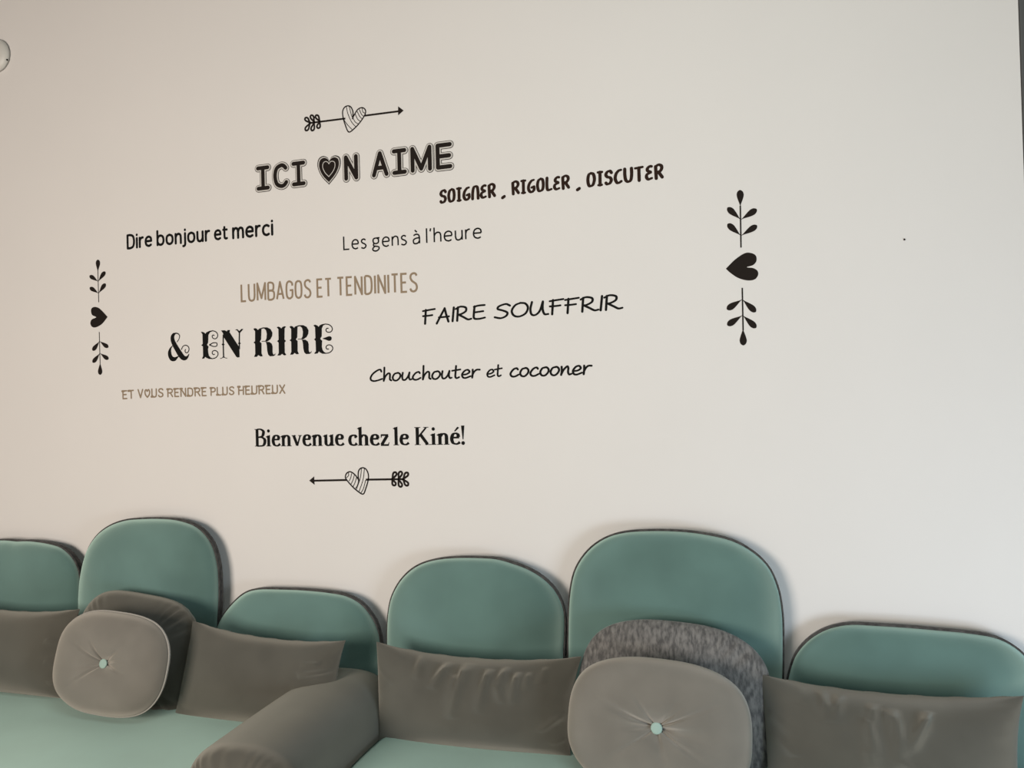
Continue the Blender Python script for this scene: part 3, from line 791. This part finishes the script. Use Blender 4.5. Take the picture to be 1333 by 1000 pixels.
# Bienvenue: bold serif with thick and thin strokes
T_, t_ = .080, .034
def con(r): return lambda d: r * (t_ + (T_ - t_) * abs(d[1]) ** 1.6)
def ser(x0, x1, y): return ('p', [(x0, y - .0), (x1, y - .0), (x1, y + (.038 if y < .5 else -.038)), (x0, y + (.038 if y < .5 else -.038))])
def stem(x, y0, y1): return ('p', [(x - T_, y0), (x + T_, y0), (x + T_, y1), (x - T_, y1)])
def flag(x, y): return ('p', [(x - .17, y - .07), (x + T_, y + .035), (x + T_, y - .15), (x - T_, y - .13)])
def th(*p): return ('w', t_ * 1.2, list(p))
def tk(*p): return ('w', T_ * .92, list(p))
xh = .62
SER = {
 'B': (.62, [stem(.14, 0, 1), ser(0, .3, 1), ser(0, .3, 0), ('c', S((.14, .98), (.34, .98), (.49, .88), (.50, .74), (.42, .58), (.2, .53))), ('c', S((.2, .53), (.42, .51), (.56, .40), (.57, .22), (.46, .05), (.14, .02)))]),
 'i': (.28, [stem(.14, 0, xh), ser(0, .28, 0), flag(.14, xh), ('d', (.14, .88), .082)]),
 'e': (.48, [('c', S((.40, .40), (.38, .55), (.27, .62), (.14, .55), (.08, .32), (.14, .1), (.29, .03), (.40, .07), (.47, .14))), th((.08, .385), (.44, .385))]),
 'n': (.60, [stem(.14, 0, xh), ser(0, .28, 0), flag(.14, xh), ('c', S((.16, .46), (.26, .58), (.36, .60), (.45, .5), (.46, .3)) + [(.46, 0)]), ser(.33, .6, 0)]),
 'v': (.54, [tk((.09, .61), (.29, .04)), th((.29, .02), (.46, .61)), ser(-.02, .22, xh), ser(.34, .56, xh)]),
 'u': (.60, [stem(.14, .2, xh), flag(.14, xh), ('c', S((.14, .3), (.15, .12), (.24, .03), (.36, .06), (.45, .18))), stem(.46, 0, xh), flag(.46, xh), ('p', [(.46, 0), (.61, .03), (.61, .06), (.5, .08)])]),
 'c': (.45, [('c', S((.41, .46), (.37, .57), (.26, .60), (.13, .52), (.08, .3), (.14, .09), (.28, .03), (.38, .06), (.44, .14))), ('d', (.38, .50), .062)]),
 'h': (.60, [stem(.14, 0, 1.06), ser(0, .28, 0), flag(.14, 1.06), ('c', S((.16, .46), (.26, .58), (.36, .60), (.45, .5), (.46, .3)) + [(.46, 0)]), ser(.33, .6, 0)]),
 'z': (.46, [th((.05, .595), (.42, .595)), tk((.38, .58), (.08, .04)), th((.04, .025), (.44, .025)), ('p', [(.04, .62), (.04, .44), (.07, .44), (.12, .62)]), ('p', [(.44, 0), (.47, .18), (.44, .18), (.38, 0)])]),
 'l': (.28, [stem(.14, 0, 1.06), ser(0, .28, 0), flag(.14, 1.06)]),
 'K': (.76, [stem(.14, 0, 1), ser(0, .3, 1), ser(0, .3, 0), th((.2, .46), (.58, .97)), tk((.31, .56), (.64, .03)), ser(.44, .7, 1), ser(.52, .80, 0)]),
 '!': (.22, [('p', [(.03, 1.04), (.19, 1.04), (.13, .28), (.09, .28)]), ('d', (.11, .08), .088)]),
}
SER['é'] = (.48, SER['e'][1] + [('p', [(.2, .74), (.26, .72), (.46, .93), (.36, .98)])])
def serif_word(parent, text, bl, br, top, mat_):
    wid = sum(SER[c][0] for c in text) + .035 * (len(text) - 1)
    a, b, t = W(*bl), W(*br), W(bl[0], top)
    h = t[1] - a[1]; kx = (b[0] - a[0]) / wid
    fl = Flat(); x = 0
    for ch in text:
        def f(pts): return [(a[0] + kx * (x + u), a[1] + (b[1] - a[1]) * (x + u) / wid + h * v) for u, v in pts]
        for el in SER[ch][1]:
            if el[0] == 'p': fl.poly(f(el[1]))
            elif el[0] == 'c': fl.stroke(f(el[1]), con(kx * 1.05), 'flat')
            elif el[0] == 'w': fl.stroke(f(el[2]), el[1] * kx, 'flat')
            elif el[0] == 'd': fl.disc(f([el[1]])[0], el[2] * kx)
        x += SER[ch][0] + .035
    return fl.build('word', mat_, parent)
ph = phrase('bold black serif lettering reading Bienvenue chez le Kiné!', (468, 581))
for t, bl, br, top in (('Bienvenue', (332, 581.4), (448, 580.4), 558.7), ('chez', (453.6, 580.3), (506.8, 580), 557.8), ('le', (512.4, 579.8), (532.6, 579.5), 557.6), ('Kiné!', (540, 579.5), (606, 578.7), 556.2)):
    serif_word(ph, t, bl, br, top, M_BLACK)

# & EN RIRE: circus letters, drawn letter by letter
ph = phrase('heavy black circus-style capitals reading & EN RIRE with curled ends', (326, 468))
ZA = (210, 415, 11.108); ZB = (320, 415, 11.108)
def zp(pts, z): return [W(z[0] + a / z[2], z[1] + b / z[2]) for a, b in pts]
U_ = (W(326, 450)[0] - W(325, 450)[0]) / 11.108      # one crop pixel in metres
fl = Flat()
fl.stroke(zp(S((230, 335), (258, 290), (265, 245), (240, 215), (205, 210)), ZA), [5 * U_, 5 * U_, 6 * U_, 7 * U_, 8 * U_])
amp = catmull([(205, 213, 8), (180, 228, 20), (163, 265, 27), (168, 320, 30), (195, 380, 33), (235, 450, 35), (275, 515, 37), (315, 562, 33), (350, 570, 26), (382, 548, 13), (402, 510, 4)], False, 6)
fl.stroke(zp([(a, b) for a, b, c in amp], ZA), [c * U_ for a, b, c in amp])
amp = catmull([(160, 395, 5), (135, 430, 12), (122, 480, 24), (128, 535, 28), (155, 578, 30), (195, 583, 25), (225, 563, 14), (248, 545, 6)], False, 6)
fl.stroke(zp([(a, b) for a, b, c in amp], ZA), [c * U_ for a, b, c in amp])
fl.stroke(zp(S((292, 445), (315, 400), (355, 384), (392, 405), (402, 445), (385, 485), (360, 492), (344, 470), (350, 445)), ZA), 6 * U_)
fl.build('word', M_BLACK, ph)
fl = Flat()
fl.poly(zp([(572, 190), (600, 190), (625, 203), (638, 217), (655, 195), (700, 175), (745, 168), (745, 180), (705, 197), (682, 235), (678, 345), (662, 378), (685, 405), (676, 440), (680, 490), (690, 535), (715, 562), (745, 572), (745, 584), (690, 582), (655, 567), (637, 552), (620, 577), (588, 580), (606, 540), (602, 400), (578, 383), (600, 365), (596, 225)], ZA))
fl.stroke(zp(S((743, 174), (785, 187), (813, 220), (813, 262), (785, 290), (750, 283), (736, 255), (748, 237), (765, 240)), ZA), 6 * U_)
fl.stroke(zp(S((743, 578), (790, 562), (820, 522), (815, 482), (780, 460), (748, 468), (737, 495), (752, 518), (770, 514)), ZA), 6 * U_)
fl.stroke(zp(S((700, 376), (750, 350), (798, 350), (808, 375), (795, 398), (750, 400), (700, 376)), ZA), 6 * U_)
fl.disc(zp([(706, 378)], ZA)[0], 13 * U_)
fl.poly(zp([(865, 170), (918, 166), (945, 183), (962, 163), (995, 163), (988, 195), (1130, 415), (1133, 556), (1105, 563), (1083, 548), (905, 270), (893, 210)], ZA))
for pts, w_ in (([(897, 230), (897, 380), (902, 560)], 9), ([(1131, 185), (1129, 300), (1130, 440)], 9)): fl.stroke(zp(pts, ZA), w_ * U_, 'flat')
fl.poly(zp([(873, 372), (896, 350), (917, 372), (896, 397)], ZA)); fl.poly(zp([(1108, 356), (1130, 334), (1152, 356), (1130, 380)], ZA))
fl.poly(zp([(845, 574), (880, 564), (900, 535), (925, 562), (960, 568), (945, 576), (902, 562), (862, 580)], ZA))
fl.poly(zp([(1068, 162), (1100, 150), (1130, 178), (1160, 146), (1188, 150), (1140, 205), (1120, 205), (1098, 172)], ZA))
fl.build('word', M_BLACK, ph)
fl = Flat()
for dx, dy in ((0, 0), (522, -32)):
    sh = lambda pts: zp([(a + dx, b + dy) for a, b in pts], ZB)
    fl.poly(sh([(110, 150), (132, 135), (160, 145), (176, 165), (192, 145), (228, 132), (222, 300), (203, 330), (228, 355), (228, 500), (246, 542), (215, 547), (182, 526), (160, 552), (120, 552), (138, 510), (135, 362), (112, 345), (135, 325), (135, 180)]))
    fl.poly(sh([(192, 145), (250, 125), (310, 125), (358, 150), (386, 200), (382, 250), (355, 300), (310, 330), (230, 332), (228, 324), (283, 320), (300, 285), (305, 220), (292, 165), (262, 140), (222, 150)]))
    fl.poly(sh([(285, 334), (340, 335), (375, 360), (388, 400), (388, 480), (395, 512), (412, 520), (430, 498), (426, 525), (400, 541), (350, 544), (325, 520), (312, 470), (305, 390), (297, 352)]))
fl.poly(zp([(448, 125), (470, 113), (500, 125), (515, 142), (530, 120), (560, 108), (582, 115), (562, 142), (560, 300), (582, 322), (562, 342), (565, 490), (587, 524), (555, 532), (525, 508), (500, 532), (458, 532), (478, 495), (475, 345), (452, 325), (475, 305), (472, 150)], ZB))
fl.poly(zp([(978, 95), (1005, 86), (1035, 98), (1053, 118), (1070, 95), (1100, 80), (1150, 70), (1150, 84), (1118, 100), (1100, 140), (1098, 255), (1076, 290), (1105, 318), (1100, 400), (1110, 450), (1130, 478), (1160, 495), (1160, 508), (1110, 507), (1075, 490), (1058, 473), (1040, 502), (1000, 508), (990, 502), (1015, 470), (1010, 322), (988, 298), (1008, 280), (1002, 125)], ZB))
fl.stroke(zp(S((1148, 77), (1200, 85), (1240, 115), (1252, 152), (1235, 185), (1200, 197), (1168, 185), (1160, 160), (1172, 141), (1192, 138)), ZB), 6 * U_)
fl.stroke(zp(S((1158, 501), (1210, 490), (1250, 455), (1258, 420), (1240, 390), (1205, 378), (1170, 392), (1162, 420), (1175, 438), (1198, 438)), ZB), 6 * U_)
fl.poly(zp(catmull([(1112, 287), (1160, 268), (1205, 253), (1235, 262), (1243, 285), (1232, 312), (1200, 320), (1160, 305)], True, 4), ZB))
fl.build('word', M_BLACK, ph)

# leaf-and-heart ornaments
def leaf_shape(base, tip, wd):
    b, t = Vector(base), Vector(tip)
    d = t - b; ln = d.length; d.normalize(); nn = Vector((-d.y, d.x))
    prof = [(0, 0), (.15, .16), (.35, .52), (.55, .85), (.72, 1), (.86, .86), (.95, .52), (1, 0)]
    r = [b + d * ln * u + nn * wd * .5 * v for u, v in prof] + [b + d * ln * u - nn * wd * .5 * v for u, v in reversed(prof[1:-1])]
    return catmull([(q.x, q.y) for q in r], True, 3)
def ornament(label, z, sprigs, heart, stem_w):
    q = zp([heart[0]], z)[0]
    root = empty('leaf_ornament', (q[0], 0, q[1]), label, 'wall sticker', 'leaf and heart wall stickers')
    u = stem_w
    for stem_, leaves in sprigs:
        fl = Flat(); fl.stroke(zp(stem_, z), u, 'flat'); sp = fl.build('sprig', M_BROWN, root)
        for base, tip, wd in leaves:
            fl = Flat(-0.0010); fl.poly(zp(leaf_shape(base, tip, wd), z)); fl.build('leaf', M_BROWN, sp)
    fl = Flat(); fl.poly(zp(catmull(heart, False, 4), z)); fl.build('heart', M_BROWN, root)
ornament('tall dark ornament of leaf sprigs and a left-pointing heart, right of the lettering', (920, 230, 4.35),
    [([(190, 165), (194, 402)], [((190, 172), (189, 76), 40), ((193, 244), (117, 176), 36), ((193, 244), (283, 185), 36), ((194, 335), (118, 268), 36), ((194, 335), (285, 277), 34)]),
     ([(201, 630), (206, 870)], [((201, 695), (114, 752), 36), ((201, 695), (278, 766), 36), ((203, 785), (116, 842), 36), ((203, 785), (280, 856), 36), ((205, 858), (207, 956), 40)])],
    [(108, 522), (160, 470), (215, 434), (252, 433), (278, 448), (281, 478), (262, 501), (226, 513), (262, 518), (286, 532), (291, 556), (272, 582), (230, 588), (178, 574), (135, 546), (108, 522)], 0.0022)
ornament('smaller dark ornament of leaf sprigs and a right-pointing heart, left of the lettering', (90, 270, 4.346),
    [([(163, 352), (168, 537)], [((163, 366), (164, 296), 24), ((165, 420), (117, 386), 23), ((165, 420), (204, 363), 23), ((167, 487), (118, 453), 23), ((167, 487), (206, 431), 23)]),
     ([(171, 705), (176, 890)], [((173, 757), (134, 811), 23), ((173, 757), (222, 793), 23), ((175, 825), (135, 879), 23), ((175, 825), (223, 860), 23), ((176, 878), (176, 948), 24)])],
    [(218, 620), (190, 589), (165, 568), (140, 564), (125, 578), (130, 608), (154, 622), (128, 635), (121, 658), (132, 677), (155, 678), (188, 658), (218, 620)], 0.0016)

# arrows through striped hearts
def arrow(label, z, shafts, head, heart, stripes, feathers):
    q = zp([heart[0]], z)[0]
    root = empty('arrow_sticker', (q[0], 0, q[1]), label, 'wall sticker', 'heart and arrow wall stickers')
    u = (W(z[0] + 1, z[1])[0] - W(z[0], z[1])[0]) / z[2]
    for s in shafts:
        fl = Flat(); fl.stroke(zp(s, z), 10 * u, 'flat'); fl.build('shaft', M_BROWN, root)
    fl = Flat(-0.0010); fl.poly(zp(head, z)); fl.build('arrowhead', M_BROWN, root)
    fl = Flat(); fl.stroke(zp(catmull(heart, False, 6), z), 6.5 * u); h = fl.build('heart', M_BROWN, root)
    fl = Flat()
    for s in stripes: fl.stroke(zp(S(*s), z), 3.6 * u)
    fl.build('hatching', M_BROWN, h)
    for b, t in feathers:
        fl = Flat(-0.0010); fl.stroke(zp(leaf_shape(b, t, 40)[:-1], z), 10 * u, closed=True); fl.build('feather', M_BROWN, root)
arrow('thin dark arrow through a striped heart above ICI ON AIME, pointing right', (390, 130, 9.52),
    [[(130, 288), (567, 232)], [(808, 197), (1230, 142)]], [(1222, 82), (1290, 133), (1222, 193)],
    [(660, 218), (662, 150), (640, 95), (605, 75), (562, 90), (535, 140), (540, 220), (568, 315), (612, 400), (690, 345), (760, 265), (812, 180), (815, 125), (775, 97), (722, 120), (682, 180), (655, 235)],
    [[(545, 240), (590, 305), (650, 368)], [(580, 88), (600, 175), (645, 275), (700, 338)], [(615, 82), (635, 160), (652, 215)], [(662, 225), (690, 275), (732, 302)], [(690, 178), (720, 240), (755, 268)], [(715, 145), (745, 205), (778, 238)], [(742, 122), (768, 180), (796, 205)], [(775, 102), (785, 150), (808, 165)]],
    [((132, 287), (72, 225)), ((182, 277), (145, 192)), ((250, 268), (206, 192)), ((130, 290), (78, 380)), ((182, 283), (156, 382)), ((250, 270), (230, 352))])
arrow('thin dark arrow through a striped heart below Bienvenue chez le Kiné, pointing left', (395, 600, 8.887),
    [[(120, 230), (500, 222)], [(722, 218), (1160, 212)]], [(68, 229), (125, 180), (130, 277)],
    [(640, 222), (600, 165), (545, 127), (502, 143), (486, 185), (502, 222), (560, 290), (620, 345), (690, 385), (722, 320), (748, 230), (752, 160), (727, 100), (686, 80), (648, 100), (634, 150), (640, 238)],
    [[(522, 140), (522, 170), (500, 195)], [(558, 148), (548, 195), (530, 232)], [(588, 170), (575, 220), (552, 268)], [(615, 192), (598, 250), (575, 300)], [(638, 238), (622, 290), (600, 322)], [(672, 90), (658, 200), (612, 335)], [(706, 92), (690, 220), (645, 352)], [(720, 225), (695, 320), (668, 368)]],
    [((1030, 210), (1068, 133)), ((1102, 212), (1130, 125)), ((1155, 212), (1206, 138)), ((1028, 215), (1058, 284)), ((1100, 215), (1130, 300)), ((1155, 215), (1208, 284))])
